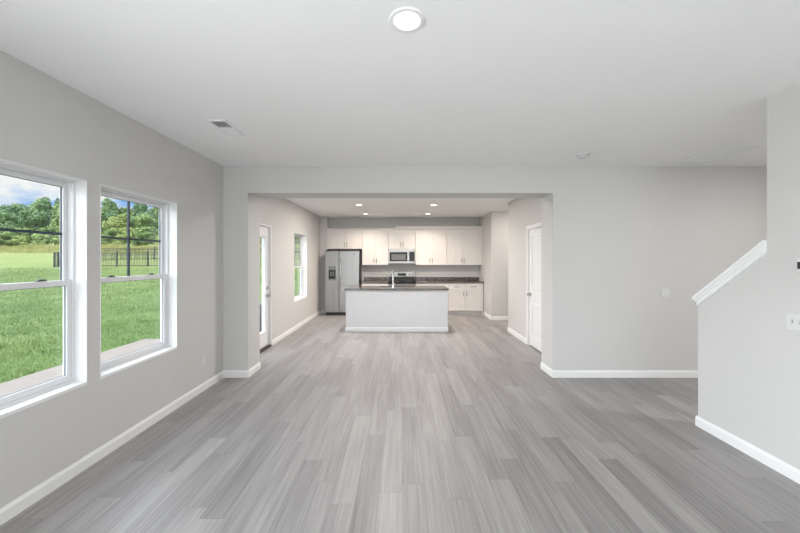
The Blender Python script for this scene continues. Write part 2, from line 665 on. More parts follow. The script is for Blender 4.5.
MB().box(-1.64, 0.17, -5.095, -5.089, 0.31, 2.39).box(0.23, 2.04, -5.095, -5.089, 0.31, 2.39).build('pane', glass_m, rw)

# unseen sliding glass door added so the side fill light can enter
mb = MB()
for y0, y1 in ((-2.8, -1.22), (-1.28, 0.3)):
    xo = XL - 0.06 if y0 < -2 else XL - 0.10
    mb.box(xo - 0.035, xo, y0, y0 + 0.06, 0.0, DOOR_Z).box(xo - 0.035, xo, y1 - 0.06, y1, 0.0, DOOR_Z)
    mb.box(xo - 0.035, xo, y0 + 0.06, y1 - 0.06, 0.0, 0.08).box(xo - 0.035, xo, y0 + 0.06, y1 - 0.06, DOOR_Z - 0.07, DOOR_Z)
dr = struct(mb.build('side_fill_door', vinyl_m), 'white sliding glass door added beside the camera for the fill light', 'door')
MB().box(XL - 0.081, XL - 0.075, -2.74, -1.28, 0.08, DOOR_Z - 0.07).box(XL - 0.121, XL - 0.115, -1.22, 0.24, 0.08, DOOR_Z - 0.07).build('pane', glass_m, dr)

# sloping white cap and apron on the half wall
ya, yb = Y_FULL - 0.0, 3.20


def slope_strip(mb, x0, x1, top, bot, y0, y1):
    mb.prism([(y0, cap_z(y0) - top), (y1, cap_z(y1) - top), (y1, cap_z(y1) - bot), (y0, cap_z(y0) - bot)], 0, x0, x1)
    return mb


tr1 = struct(slope_strip(MB(), XR - 0.032, XR + 0.147, 0.0, 0.03, ya, yb).build('trim_1', trim_m),
             'white sloping cap board on top of the stair half wall', 'trim')
mb = MB()
slope_strip(mb, XR - 0.022, XR - 0.001, 0.03, 0.058, ya, 3.185)
slope_strip(mb, XR - 0.012, XR - 0.001, 0.058, 0.098, ya, 3.175)
mb.build('apron_moulding', trim_m, tr1)

# ------------------------------------------------------------------ baseboards
BH, BT = 0.092, 0.014


def base_prof():
    return [(0, 0), (BT, 0), (BT, BH - 0.022), (BT - 0.005, BH - 0.012), (BT - 0.009, BH), (0, BH)]


def bb_x(mb, y, x0, x1, d):     # along X on a wall face at y, sticking out in direction d of Y
    return mb.prism([(y + d * a, h) for a, h in base_prof()], 0, x0, x1)


def bb_y(mb, x, y0, y1, d):     # along Y on a wall face at x
    return mb.prism([(x + d * a, h) for a, h in base_prof()], 1, y0, y1)


mb = MB()
bb_y(mb, XL, -4.98, -2.85, 1)
bb_y(mb, XL, 0.35, YP, 1)
struct(mb.build('baseboard_left', trim_m), 'white baseboard below the two large windows on the left', 'baseboard')
mb = MB()
bb_x(mb, YP, XL + BT, xo0 + BT, -1)
bb_y(mb, xo0, YP, YP + PT, 1)
struct(mb.build('baseboard_stub', trim_m), 'white baseboard around the short wall left of the opening', 'baseboard')
mb = MB()
bb_x(mb, YP, xo1 - BT, 5.2, -1)
bb_y(mb, xo1, YP, YP + PT, -1)
struct(mb.build('baseboard_middle', trim_m), 'white baseboard along the wall right of the opening', 'baseboard')
mb = MB()
bb_y(mb, XL, DOOR_Y1 + 0.01, 9.8, 1)
bb_x(mb, 9.8, XL + BT, -2.125, -1)
struct(mb.build('baseboard_kitchen', trim_m), 'white baseboard from patio door to refrigerator', 'baseboard')
mb = MB()
bb_y(mb, XK, D2Y1 + 0.06, 7.34, -1)
bb_x(mb, 7.34, XK, XK + 0.12, 1)
struct(mb.build('baseboard_right', trim_m), 'white baseboard beyond the white panelled door', 'baseboard')
mb = MB()
bb_y(mb, XK, 8.72, 9.46, -1)
bb_x(mb, 8.72, XK - BT, 4.3, -1)
struct(mb.build('baseboard_corner', trim_m), 'white baseboard around the wall corner right of the counter', 'baseboard')
mb = MB()
bb_y(mb, XR, -4.98, Y_END + BT, -1)
bb_x(mb, Y_END, XR, XR + 0.115, 1)
struct(mb.build('baseboard_stair', trim_m), 'white baseboard along the stair wall on the right', 'baseboard')


# ------------------------------------------------------------------ windows in the left wall
def ring(mb, x0, x1, y0, y1, z0, z1, wy, wz0, wz1, bev=0.0):
    mb.box(x0, x1, y0, y0 + wy, z0, z1, bev=bev)
    mb.box(x0, x1, y1 - wy, y1, z0, z1, bev=bev)
    mb.box(x0, x1, y0 + wy, y1 - wy, z0, z0 + wz0, bev=bev)
    mb.box(x0, x1, y0 + wy, y1 - wy, z1 - wz1, z1, bev=bev)
    return mb


def window(n, y0, y1, label):
    z0, z1 = WZ0, WZ1
    mb = MB()
    t = 0.006
    # painted return lining the opening
    ring(mb, XL - 0.085, XL + 0.003, y0, y1, z0, z1, t, 0.022, t)
    root = struct(mb.build('window_%d' % n, trim_m), label, 'window')
    a, c, d, e = y0 + t, y1 - t, z0 + 0.022, z1 - t
    mb = MB()
    ring(mb, XL - 0.158, XL - 0.085, a, c, d, e, 0.014, 0.02, 0.016)
    ring(mb, XL - 0.095, XL - 0.080, a, c, d, e, 0.010, 0.012, 0.012)
    mb.build('frame', vinyl_m, root)
    a, c, d, e = a + 0.014, c - 0.014, d + 0.02, e - 0.016
    zm = (WZ0 + WZ1) / 2
    # lower sash on the inside track
    lo = ring(MB(), XL - 0.120, XL - 0.092, a, c, d, zm + 0.022, 0.034, 0.042, 0.040, bev=0.003).build('lower_sash', vinyl_m, root)
    ring(MB(), XL - 0.112, XL - 0.106, a + 0.034, c - 0.034, d + 0.042, zm - 0.018, 0.004, 0.004, 0.004).build('glazing_bead', gasket_m, lo)
    MB().box(XL - 0.111, XL - 0.107, a + 0.034, c - 0.034, d + 0.042, zm - 0.018).build('pane', glass_m, lo)
    up = ring(MB(), XL - 0.152, XL - 0.124, a, c, zm - 0.022, e, 0.030, 0.036, 0.034, bev=0.003).build('upper_sash', vinyl_m, root)
    ring(MB(), XL - 0.1435, XL - 0.1365, a + 0.030, c - 0.030, zm + 0.014, e - 0.034, 0.005, 0.003, 0.003).build('glazing_bead', muntin_m, up)
    MB().box(XL - 0.142, XL - 0.138, a + 0.030, c - 0.030, zm + 0.014, e - 0.034).build('pane', glass_m, up)
    zc, yc = (zm + 0.014 + e - 0.034) / 2, (y0 + y1) / 2
    MB().box(XL - 0.1465, XL - 0.1335, a + 0.030, c - 0.030, zc - 0.009, zc + 0.009).box(
        XL - 0.1465, XL - 0.1335, yc - 0.009, yc + 0.009, zm + 0.014, e - 0.034).build('grille_bars', muntin_m, up)
    for s in (-1, 1):
        yl = yc + s * 0.23
        mb = MB().box(XL - 0.118, XL - 0.096, yl - 0.032, yl + 0.032, zm + 0.022, zm + 0.029, bev=0.002)
        mb.lathe((XL - 0.108, yl, zm + 0.028), (0, 0, 1), [(0.012, 0), (0.012, 0.006), (0.009, 0.010), (0, 0.010)], 14)
        mb.box(XL - 0.116, XL - 0.104, yl - 0.004, yl + 0.036, zm + 0.030, zm + 0.037, bev=0.002)
        mb.build('sash_lock', lock_m, lo)
    return root


window(1, *WINS[0], 'white double-hung window nearest the camera on the left wall')
window(2, *WINS[1], 'second white double-hung window on the left, beside the wall corner')
window(3, *WINS[2], 'narrow-looking kitchen window between patio door and refrigerator')

# ------------------------------------------------------------------ patio door
t = 0.022
mb = MB()
mb.box(XL - 0.15, XL + 0.004, DOOR_Y0, DOOR_Y0 + t, 0, DOOR_Z).box(XL - 0.15, XL + 0.004, DOOR_Y1 - t, DOOR_Y1, 0, DOOR_Z)
mb.box(XL - 0.15, XL + 0.004, DOOR_Y0 + t, DOOR_Y1 - t, DOOR_Z - t, DOOR_Z)
door = struct(mb.build('door_1', trim_m), 'white full-glass patio door on the left of the kitchen', 'door')
box('threshold', bronze_m, door, XL - 0.15, XL + 0.012, DOOR_Y0 + t, DOOR_Y1 - t, 0.0, 0.028, bev=0.004)
sy0, sy1, sz0, sz1 = DOOR_Y0 + t + 0.004, DOOR_Y1 - t - 0.004, 0.034, DOOR_Z - t - 0.004
gy0, gy1, gz0, gz1 = sy0 + 0.135, sy1 - 0.135, 0.27, 1.93
mb = MB().grid_wall(lambda u, v, s: (XL - 0.045 - 0.044 * s, u, v), [sy0, gy0, gy1, sy1], [sz0, gz0, gz1, sz1],
                    lambda u, v: not (gy0 < u < gy1 and gz0 < v < gz1))
slab = mb.build('door_leaf', trim_m, door)
mb = MB()
ring(mb, XL - 0.100, XL - 0.034, gy0 - 0.012, gy1 + 0.012, gz0 - 0.012, gz1 + 0.012, 0.034, 0.034, 0.034, bev=0.006)
mb.build('lite_frame', vinyl_m, slab)
box('pane', glass_m, slab, XL - 0.070, XL - 0.064, gy0 + 0.022, gy1 - 0.022, gz0 + 0.022, gz1 - 0.022)
yk = sy1 - 0.06
mb = MB().lathe((XL - 0.045, yk, 0.90), (1, 0, 0), [(0.033, 0), (0.033, 0.006), (0.012, 0.010), (0.011, 0.030),
                                                    (0.024, 0.036), (0.028, 0.050), (0.024, 0.062), (0, 0.066)], 20)
mb.build('door_knob', nickel_m, slab, smooth=True)
mb = MB().lathe((XL - 0.045, yk, 1.035), (1, 0, 0), [(0.031, 0), (0.031, 0.008), (0.026, 0.012), (0, 0.012)], 20)
mb.box(XL - 0.034, XL - 0.020, yk - 0.005, yk + 0.005, 1.018, 1.052, bev=0.002)
mb.build('deadbolt', nickel_m, slab, smooth=True)
for zh in (0.25, 1.06, 1.86):
    MB().lathe((XL - 0.038, sy0 - 0.002, zh - 0.05), (0, 0, 1), [(0, 0), (0.008, 0), (0.008, 0.10), (0, 0.10)], 10).build('hinge', nickel_m, door)

# ------------------------------------------------------------------ panelled closet door
mb = MB()
cw = 0.057
for y0c, y1c, z0c, z1c in ((D2Y0 - cw, D2Y0 + 0.004, 0, D2Z + cw), (D2Y1 - 0.004, D2Y1 + cw, 0, D2Z + cw)):
    mb.box(XK - 0.016, XK + 0.001, y0c, y1c, z0c, z1c, bev=0.003)
mb.box(XK - 0.016, XK + 0.001, D2Y0 + 0.004, D2Y1 - 0.004, D2Z - 0.004, D2Z + cw, bev=0.003)
mb.box(XK + 0.001, XK + 0.12, D2Y0 + 0.0005, D2Y0 + 0.016, 0, D2Z - 0.001).box(XK + 0.001, XK + 0.12, D2Y1 - 0.016, D2Y1 - 0.0005, 0, D2Z - 0.001)
mb.box(XK + 0.001, XK + 0.12, D2Y0 + 0.016, D2Y1 - 0.016, D2Z - 0.017, D2Z - 0.001)
door2 = struct(mb.build('door_2', trim_m), 'white panelled closet door right of the kitchen opening', 'door')
a, c, d, e = D2Y0 + 0.019, D2Y1 - 0.019, 0.018, D2Z - 0.020
mb = MB()
st = 0.115
pz = [(d + 0.20, 0.80), (0.98, e - 0.125)]
mb.grid_wall(lambda u, v, s: (XK + 0.012 + 0.035 * s, u, v), [a, a + st, c - st, c], [d, pz[0][0], pz[0][1], pz[1][0], pz[1][1], e],
             lambda u, v: not (a + st < u < c - st and (pz[0][0] < v < pz[0][1] or pz[1][0] < v < pz[1][1])))
leaf = mb.build('door_leaf', trim_m, door2)
for z0p, z1p in pz:
    mb = MB()
    mb.box(XK + 0.022, XK + 0.034, a + st, c - st, z0p, z1p)
    # raised centre with sloping edge
    i = 0.05
    v = [mb.bm.verts.new(p) for p in ((XK + 0.022, a + st + 0.012, z0p + 0.012), (XK + 0.022, c - st - 0.012, z0p + 0.012),
                                      (XK + 0.022, c - st - 0.012, z1p - 0.012), (XK + 0.022, a + st + 0.012, z1p - 0.012))]
    w = [mb.bm.verts.new(p) for p in ((XK + 0.014, a + st + i, z0p + i), (XK + 0.014, c - st - i, z0p + i),
                                      (XK + 0.014, c - st - i, z1p - i), (XK + 0.014, a + st + i, z1p - i))]
    for k in range(4):
        mb.bm.faces.new((v[k], v[(k + 1) % 4], w[(k + 1) % 4], w[k]))
    mb.bm.faces.new(w)
    mb.build('door_panel', trim_m, leaf)
MB().lathe((XK + 0.012, c - 0.06, 0.915), (-1, 0, 0), [(0.033, 0), (0.033, 0.006), (0.012, 0.010), (0.011, 0.030),
                                                      (0.024, 0.036), (0.028, 0.050), (0.024, 0.062), (0, 0.066)], 20
           ).build('door_knob', nickel_m, leaf, smooth=True)


# ------------------------------------------------------------------ kitchen cabinets
def pull_v(parent, x, y, z0, z1):
    mb = MB().tube([(x, y - 0.028, z0), (x, y - 0.028, z1)], 0.007, 10)
    for z in (z0 + 0.015, z1 - 0.015):
        mb.tube([(x, y, z), (x, y - 0.028, z)], 0.0045, 8)
    return mb.build('handle', pull_m, parent, smooth=True)


def pull_h(parent, x0, x1, y, z):
    mb = MB().tube([(x0, y - 0.028, z), (x1, y - 0.028, z)], 0.007, 10)
    for x in (x0 + 0.015, x1 - 0.015):
        mb.tube([(x, y, z), (x, y - 0.028, z)], 0.0045, 8)
    return mb.build('handle', pull_m, parent, smooth=True)


def shaker(parent, name, x0, x1, yf, z0, z1, rail=0.058):
    """Framed front: face at yf, 20 mm thick, centre panel set back."""
    mb = MB().grid_wall(lambda u, v, s: (u, yf + 0.020 * s, v), [x0, x0 + rail, x1 - rail, x1], [z0, z0 + rail, z1 - rail, z1],
                        lambda u, v: not (x0 + rail < u < x1 - rail and z0 + rail < v < z1 - rail))
    mb.box(x0 + rail - 0.002, x1 - rail + 0.002, yf + 0.008, yf + 0.016, z0 + rail - 0.002, z1 - rail + 0.002)
    return mb.build(name, cab_m, parent)


def wall_cabinet(x0, x1, z0, z1, label, pull_z=None):
    yb_, yf = YB - 0.002, YB - 0.31
    root = thing('wall_cabinet', ((x0 + x1) / 2, yb_, z0), label, 'cabinet', 'white wall cabinets above the counter')
    box('cabinet_box', cab_m, root, x0 + 0.001, x1 - 0.001, yf, yb_, z0, z1)
    if x0 < -2:
        box('filler', cab_m, root, -2.122, x0, yf - 0.019, yf, z0, z1)
    if x1 > 2.1:
        box('filler', cab_m, root, x1, XK - 0.001, yf - 0.019, yf, z0, z1)
    xm, g = (x0 + x1) / 2, 0.004
    for s, (a, c) in ((1, (x0 + g, xm - g / 2)), (-1, (xm + g / 2, x1 - g))):
        d = shaker(root, 'door', a, c, yf - 0.021, z0 + g, z1 - 0.012)
        xh = c - 0.034 if s == 1 else a + 0.034
        zz = z0 + 0.055
        pull_v(d, xh, yf - 0.021, zz, zz + 0.13)
    return root


ZB, ZT = 1.375, 2.385
wall_cabinet(-2.065, -1.132, 1.83, ZT, 'short white two-door cabinet above the refrigerator')
wall_cabinet(-1.130, -0.386, ZB, ZT, 'tall white two-door wall cabinet between refrigerator and microwave')
wall_cabinet(-0.384, 0.378, 1.832, ZT, 'short white two-door cabinet above the microwave')
wall_cabinet(0.380, 1.270, ZB, ZT, 'tall white two-door wall cabinet just right of the microwave')
wall_cabinet(1.272, 2.180, ZB, ZT, 'tall white two-door wall cabinet at the right wall')
mb = MB().prism([(YB - 0.002, ZT + 0.001), (YB - 0.335, ZT + 0.001), (YB - 0.345, ZT + 0.02), (YB - 0.345, ZT + 0.03), (YB - 0.002, ZT + 0.03)],
                0, -2.123, -0.186)
tag(mb.build('cabinet_moulding', cab_m), 'thin white top trim over the cabinets on the left', 'moulding')
mb = MB().prism([(YB - 0.002, ZT + 0.001), (YB - 0.335, ZT + 0.001), (YB - 0.345, ZT + 0.02), (YB - 0.375, ZT + 0.075), (YB - 0.375, ZT + 0.09),
                 (YB - 0.002, ZT + 0.09)], 0, -0.184, XK - 0.001)
tag(mb.build('cabinet_moulding', cab_m), 'deeper white crown moulding over the cabinets on the right', 'moulding')


def base_cabinet(x0, x1, label, drawers):
    yb_, yf = YB - 0.002, YB - 0.60
    root = thing('base_cabinet', ((x0 + x1) / 2, yb_, 0), label, 'cabinet', 'white base cabinets along the back wall')
    MB().box(x0 + 0.001, x1 - 0.001, yf, yb_, 0.105, 0.873).build('cabinet_box', cab_m, root)
    box('toe_kick', cab_m, root, x0 + 0.001, x1 - 0.001, yf + 0.07, yf + 0.09, 0.0, 0.105)
    n, g = drawers, 0.004
    w = (x1 - x0) / n
    for k in range(n):
        a, c = x0 + k * w + g, x0 + (k + 1) * w - g
        dr = box('drawer', cab_m, root, a, c, yf - 0.021, yf - 0.001, 0.692, 0.856, bev=0.002)
        pull_h(dr, (a + c) / 2 - 0.075, (a + c) / 2 + 0.075, yf - 0.021, 0.782)
        d = shaker(root, 'door', a, c, yf - 0.021, 0.118, 0.682)
        xh = c - 0.034 if (k == 0 and n == 2) else a + 0.034
        pull_v(d, xh, yf - 0.021, 0.52, 0.65)
    return root


base_cabinet(-1.118, -0.386, 'white base cabinet between refrigerator and range', 2)
base_cabinet(0.382, 1.275, 'white base cabinet just right of the range, behind the island', 2)
base_cabinet(1.277, 2.190, 'white base cabinet with two drawers at the right wall', 2)
box('filler', cab_m, bpy.data.objects['base_cabinet.002'], 2.191, XK - 0.016, YB - 0.60, YB - 0.58, 0.0, 0.873)


def counter(x0, x1, label):
    root = tag(box('countertop', granite_m, None, x0, x1, YB - 0.64, YB - 0.002, 0.875, 0.912, bev=0.004), label, 'countertop')
    box('backsplash', granite_m, root, x0, x1, YB - 0.024, YB - 0.003, 0.913, 1.015, bev=0.002)
    return root


counter(-1.118, -0.388, 'dark granite countertop piece between refrigerator and range')
counter(0.382, XK - 0.002, 'long dark granite countertop right of the range')

# ------------------------------------------------------------------ refrigerator
fx0, fx1, fy, ft = -2.095, -1.175, 9.40, 1.762
fm = -1.715
fr_ = thing('refrigerator', ((fx0 + fx1) / 2, 9.75, 0), 'stainless steel side-by-side refrigerator with water dispenser left of the cabinets', 'refrigerator')
box('body', steel_dark_m, fr_, fx0 + 0.004, fx1 - 0.002, fy + 0.075, YB - 0.03, 0.035, ft - 0.005)
box('kick_grille', black_m, fr_, fx0 + 0.01, fx1 - 0.01, fy + 0.06, fy + 0.12, 0.004, 0.085)
mb = MB().box(fx0 + 0.05, fx0 + 0.12, fy + 0.03, fy + 0.14, ft - 0.006, ft + 0.016, bev=0.004)
mb.box(fx1 - 0.12, fx1 - 0.05, fy + 0.03, fy + 0.14, ft - 0.006, ft + 0.016, bev=0.004)
mb.box(fx0 + 0.004, fx1 - 0.002, fy + 0.075, YB - 0.03, ft - 0.004, ft + 0.012)
mb.build('top_cover', black_m, fr_)
ld = box('freezer_door', steel_m, fr_, fx0, fm - 0.004, fy, fy + 0.07, 0.09, ft, bev=0.008)
rd = box('fresh_food_door', steel_m, fr_, fm + 0.004, fx1, fy, fy + 0.07, 0.09, ft, bev=0.008)
for d, x in ((ld, fm - 0.045), (rd, fm + 0.045)):
    mb = MB().tube([(x, fy, 0.70), (x, fy - 0.035, 0.73), (x, fy - 0.052, 0.80), (x, fy - 0.055, 1.10), (x, fy - 0.052, 1.45),
                    (x, fy - 0.035, 1.52), (x, fy, 1.55)], 0.011, 12)
    mb.build('door_handle', chrome_m, d, smooth=True)
dx0, dx1 = -2.005, -1.800
mb = MB()
ring_y = lambda m_, x0, x1, z0, z1, w, y0, y1: (m_.box(x0, x0 + w, y0, y1, z0, z1), m_.box(x1 - w, x1, y0, y1, z0, z1),
                                              m_.box(x0 + w, x1 - w, y0, y1, z0, z0 + w), m_.box(x0 + w, x1 - w, y0, y1, z1 - w, z1))
ring_y(mb, dx0, dx1, 0.965, 1.345, 0.014, fy - 0.006, fy)
dp = mb.build('dispenser', gasket_m, ld)
box('dispenser_controls', gasket_m, dp, dx0 + 0.014, dx1 - 0.014, fy - 0.004, fy - 0.0005, 1.245, 1.331)
box('dispenser_well', black_m, dp, dx0 + 0.014, dx1 - 0.014, fy - 0.003, fy - 0.0005, 0.979, 1.244)
mb = MB().box(dx0 + 0.055, dx0 + 0.085, fy - 0.016, fy - 0.003, 1.08, 1.2, bev=0.003).box(dx1 - 0.085, dx1 - 0.055, fy - 0.016, fy - 0.003, 1.08, 1.2, bev=0.003)
mb.build('dispenser_paddles', gasket_m, dp)
box('drip_tray', steel_m, dp, dx0 + 0.018, dx1 - 0.018, fy - 0.022, fy - 0.003, 0.985, 0.998)
box('badge', gasket_m, rd, fx1 - 0.165, fx1 - 0.115, fy - 0.002, fy, 1.655, 1.685)

# ------------------------------------------------------------------ microwave
mx0, mx1, mz0, mz1, my = -0.381, 0.375, 1.42, 1.830, YB - 0.40
mw = thing('microwave', ((mx0 + mx1) / 2, YB - 0.2, mz0), 'stainless over-range microwave with black window under the short cabinet', 'microwave')
box('body', steel_h_m, mw, mx0, mx1, my + 0.02, YB - 0.002, mz0, mz1, bev=0.003)
box('vent_strip', steel_h_m, mw, mx0, mx1, my, my + 0.019, mz1 - 0.072, mz1, bev=0.003)
md = box('door', steel_h_m, mw, mx0, 0.205, my - 0.004, my + 0.019, mz0 + 0.045, mz1 - 0.075, bev=0.004)
box('door_glass', black_gloss_m, md, mx0 + 0.03, 0.150, my - 0.006, my - 0.0042, mz0 + 0.06, mz1 - 0.092)
box('window_mesh', grill_glass_m, md, mx0 + 0.085, 0.105, my - 0.0075, my - 0.0062, mz0 + 0.095, mz1 - 0.150)
mb = MB().tube([(0.178, my - 0.004, mz0 + 0.075), (0.178, my - 0.035, mz0 + 0.085), (0.178, my - 0.035, mz1 - 0.115), (0.178, my - 0.004, mz1 - 0.105)], 0.010, 12)
mb.build('door_handle', chrome_m, md, smooth=True)
cp = box('control_panel', black_gloss_m, mw, 0.208, mx1 - 0.022, my - 0.004, my + 0.019, mz0 + 0.06, mz1 - 0.085)
mb = MB()
for r in range(5):
    for c_ in range(3):
        xx, zz = 0.236 + c_ * 0.034, mz0 + 0.09 + r * 0.03
        mb.box(xx, xx + 0.024, my - 0.006, my - 0.0042, zz, zz + 0.016)
mb.build('keypad', black_m, cp)
box('control_frame', steel_h_m, mw, mx1 - 0.020, mx1, my, my + 0.019, mz0 + 0.045, mz1 - 0.075)
box('bottom_strip', steel_h_m, mw, mx0, mx1, my, my + 0.019, mz0, mz0 + 0.042, bev=0.003)

# ------------------------------------------------------------------ range
rx0, rx1, ry = -0.378, 0.374, YB - 0.665
rg = thing('range', (0, YB - 0.3, 0), 'black and stainless electric range under the microwave', 'stove')
MB().box(rx0, rx1, ry + 0.03, YB - 0.01, 0.06, 0.900).build('body', steel_dark_m, rg)
box('toe_panel', black_m, rg, rx0 + 0.02, rx1 - 0.02, ry + 0.07, ry + 0.10, 0.0, 0.06)
ck = box('cooktop', black_gloss_m, rg, rx0 - 0.002, rx1 + 0.002, ry, YB - 0.055, 0.901, 0.918, bev=0.004)
for bx, by, br in ((-0.19, ry + 0.17, 0.105), (0.19, ry + 0.17, 0.08), (-0.19, ry + 0.43, 0.08), (0.19, ry + 0.43, 0.105)):
    MB().lathe((bx, by, 0.9182), (0, 0, 1), [(br - 0.006, 0), (br - 0.006, 0.0008), (br, 0.0008), (br, 0)], 32).build('burner_ring', gasket_m, ck)
bg = box('backguard', black_m, rg, rx0, rx1, YB - 0.054, YB - 0.012, 0.90, 1.16, bev=0.004)
box('control_fascia', steel_h_m, bg, rx0 + 0.004, rx1 - 0.004, YB - 0.068, YB - 0.0545, 1.03, 1.158, bev=0.004)
box('display', black_gloss_m, bg, -0.13, 0.12, YB - 0.071, YB - 0.0685, 1.055, 1.13)
for kx in (-0.32, -0.235, 0.225, 0.31):
    MB().lathe((kx, YB - 0.0685, 1.094), (0, -1, 0), [(0.022, 0), (0.022, 0.004), (0.018, 0.006), (0.016, 0.026), (0, 0.028)], 18).build('knob', black_m, bg, smooth=True)
od = box('oven_door', steel_h_m, rg, rx0 + 0.002, rx1 - 0.002, ry + 0.002, ry + 0.029, 0.20, 0.86, bev=0.004)
box('front_trim', black_gloss_m, rg, rx0 + 0.002, rx1 - 0.002, ry + 0.002, ry + 0.029, 0.862, 0.9)
box('oven_window', black_gloss_m, od, rx0 + 0.09, rx1 - 0.09, ry - 0.001, ry + 0.0018, 0.33, 0.68)
mb = MB().tube([(rx0 + 0.06, ry - 0.045, 0.78), (rx1 - 0.06, ry - 0.045, 0.78)], 0.012, 12)
for kx in (rx0 + 0.09, rx1 - 0.09):
    mb.tube([(kx, ry + 0.002, 0.78), (kx, ry - 0.045, 0.78)], 0.009, 10)
mb.build('oven_handle', chrome_m, od, smooth=True)
box('storage_drawer', steel_h_m, rg, rx0 + 0.002, rx1 - 0.002, ry + 0.004, ry + 0.029, 0.065, 0.195, bev=0.004)

# ------------------------------------------------------------------ island
ix0, ix1, iy0, iy1 = -1.195, 0.970, 7.34, 8.06
il = thing('kitchen_island', (-0.11, 7.70, 0), 'long white kitchen island standing in front of the cabinets', 'kitchen island')
# closed body with an open top so the sink hangs inside
sk = (-0.50, 0.24, 7.52, 7.95)      # sink opening x0 x1 y0 y1
mb = MB()
mb.box(ix0, ix1, iy0, iy0 + 0.11, 0, 0.874).box(ix0, ix0 + 0.02, iy0 + 0.11, iy1, 0, 0.874).box(ix1 - 0.02, ix1, iy0 + 0.11, iy1, 0, 0.874)
mb.build('body', island_m, il)
box('cabinet_box', cab_m, il, ix0 + 0.021, ix1 - 0.021, iy1 - 0.02, iy1, 0.105, 0.874)
box('toe_kick', cab_m, il, ix0 + 0.021, ix1 - 0.021, iy1 - 0.09, iy1 - 0.07, 0.0, 0.105)
n = 4
wd = (ix1 - ix0 - 0.05) / n
for k in range(n):
    a, c = ix0 + 0.025 + k * wd + 0.003, ix0 + 0.025 + (k + 1) * wd - 0.003
    mb = MB().box(a, c, iy1 + 0.001, iy1 + 0.02, 0.12, 0.86, bev=0.002)
    d = mb.build('door', cab_m, il)
    xh = c - 0.035 if k % 2 == 0 else a + 0.035
    MB().tube([(xh, iy1 + 0.02, 0.68), (xh, iy1 + 0.048, 0.69), (xh, iy1 + 0.048, 0.81), (xh, iy1 + 0.02, 0.82)], 0.0055, 10).build('handle', nickel_m, d)
mb = MB()
bb_x(mb, iy0, ix0 - BT, ix1 + BT, -1)
bb_y(mb, ix0, iy0, iy1, -1)
bb_y(mb, ix1, iy0, iy1, 1)
mb.build('baseboard', trim_m, il)

cx0, cx1, cy0, cy1 = ix0 - 0.025, ix1 + 0.022, iy0 - 0.035, iy1 + 0.03
mb = MB()
mb.grid_wall(lambda u, v, s: (u, v, 0.876 + 0.038 * s), [cx0, sk[0], sk[1], cx1], [cy0, sk[2], sk[3], cy1],
             lambda u, v: not (sk[0] < u < sk[1] and sk[2] < v < sk[3]))
it = tag(mb.build('island_countertop', granite_m), 'polished dark granite slab on top of the kitchen island', 'countertop')
mb = MB()
a0, a1, b0, b1 = sk[0] + 0.001, sk[1] - 0.001, sk[2] + 0.001, sk[3] - 0.001
mb.box(a0, a0 + 0.004, b0, b1, 0.69, 0.9).box(a1 - 0.004, a1, b0, b1, 0.69, 0.9)
mb.box(a0 + 0.004, a1 - 0.004, b0, b0 + 0.004, 0.69, 0.9).box(a0 + 0.004, a1 - 0.004, b1 - 0.004, b1, 0.69, 0.9)
mb.box(a0, a1, b0, b1, 0.685, 0.69)
sink = tag(mb.build('kitchen_sink', steel_m), 'stainless undermount sink set into the island countertop', 'sink')
MB().lathe((-0.13, 7.73, 0.6902), (0, 0, 1), [(0.045, 0), (0.045, 0.004), (0.03, 0.004), (0.025, 0.001), (0, 0.001)], 20).build('drain', chrome_m, sink)
fx, fyy = -0.195, 7.455
fa = thing('faucet', (fx, fyy, 0.914), 'tall chrome gooseneck faucet standing on the island', 'faucet')
MB().lathe((fx, fyy, 0.9145), (0, 0, 1), [(0, 0), (0.028, 0), (0.028, 0.006), (0.022, 0.012), (0.020, 0.07), (0.016, 0.075), (0, 0.075)], 20).build('base', chrome_m, fa, smooth=True)
pts = [(fx, fyy, 0.985), (fx, fyy, 1.20)]
for k in range(1, 11):
    an = math.pi * k / 10
    pts.append((fx, fyy + 0.085 - 0.085 * math.cos(an), 1.20 + 0.085 * math.sin(an)))
pts.append((fx, fyy + 0.17, 1.12))
MB().tube(pts, [0.0125] * (len(pts) - 1) + [0.015], 14).build('spout', chrome_m, fa, smooth=True)
MB().tube([(fx + 0.012, fyy + 0.016, 0.965), (fx + 0.025, fyy + 0.05, 0.985), (fx + 0.04, fyy + 0.10, 1.02)], [0.008, 0.007, 0.006], 10).build('lever', chrome_m, fa, smooth=True)


# ------------------------------------------------------------------ ceiling fixtures
def ceiling_light(x, y, r, label, lens, power, color, group, spread=180):
    root = thing('ceiling_light', (x, y, HC), label, 'ceiling light', group)
    MB().lathe((x, y, HC), (0, 0, -1), [(r * 0.72, 0.0), (r, 0.0), (r, 0.003), (r * 0.96, 0.007), (r * 0.76, 0.009), (r * 0.72, 0.006)], 40
               ).build('trim_ring', trim_m, root, smooth=True)
    MB().lathe((x, y, HC), (0, 0, -1), [(0, 0.001), (r * 0.71, 0.001), (r * 0.71, 0.004), (r * 0.5, 0.006), (0, 0.007)], 36
               ).build('lens', lens, root, smooth=True)
    l = bpy.data.lights.new('lamp_light', 'AREA')
    l.shape = 'DISK'
    l.size = r * 1.4
    l.energy = power
    l.color = color
    l.spread = math.radians(spread)
    lo = bpy.data.objects.new('lamp_light', l)
    COL.objects.link(lo)
    lo.parent = root
    lo.location = (0, 0, -0.012)
    return root


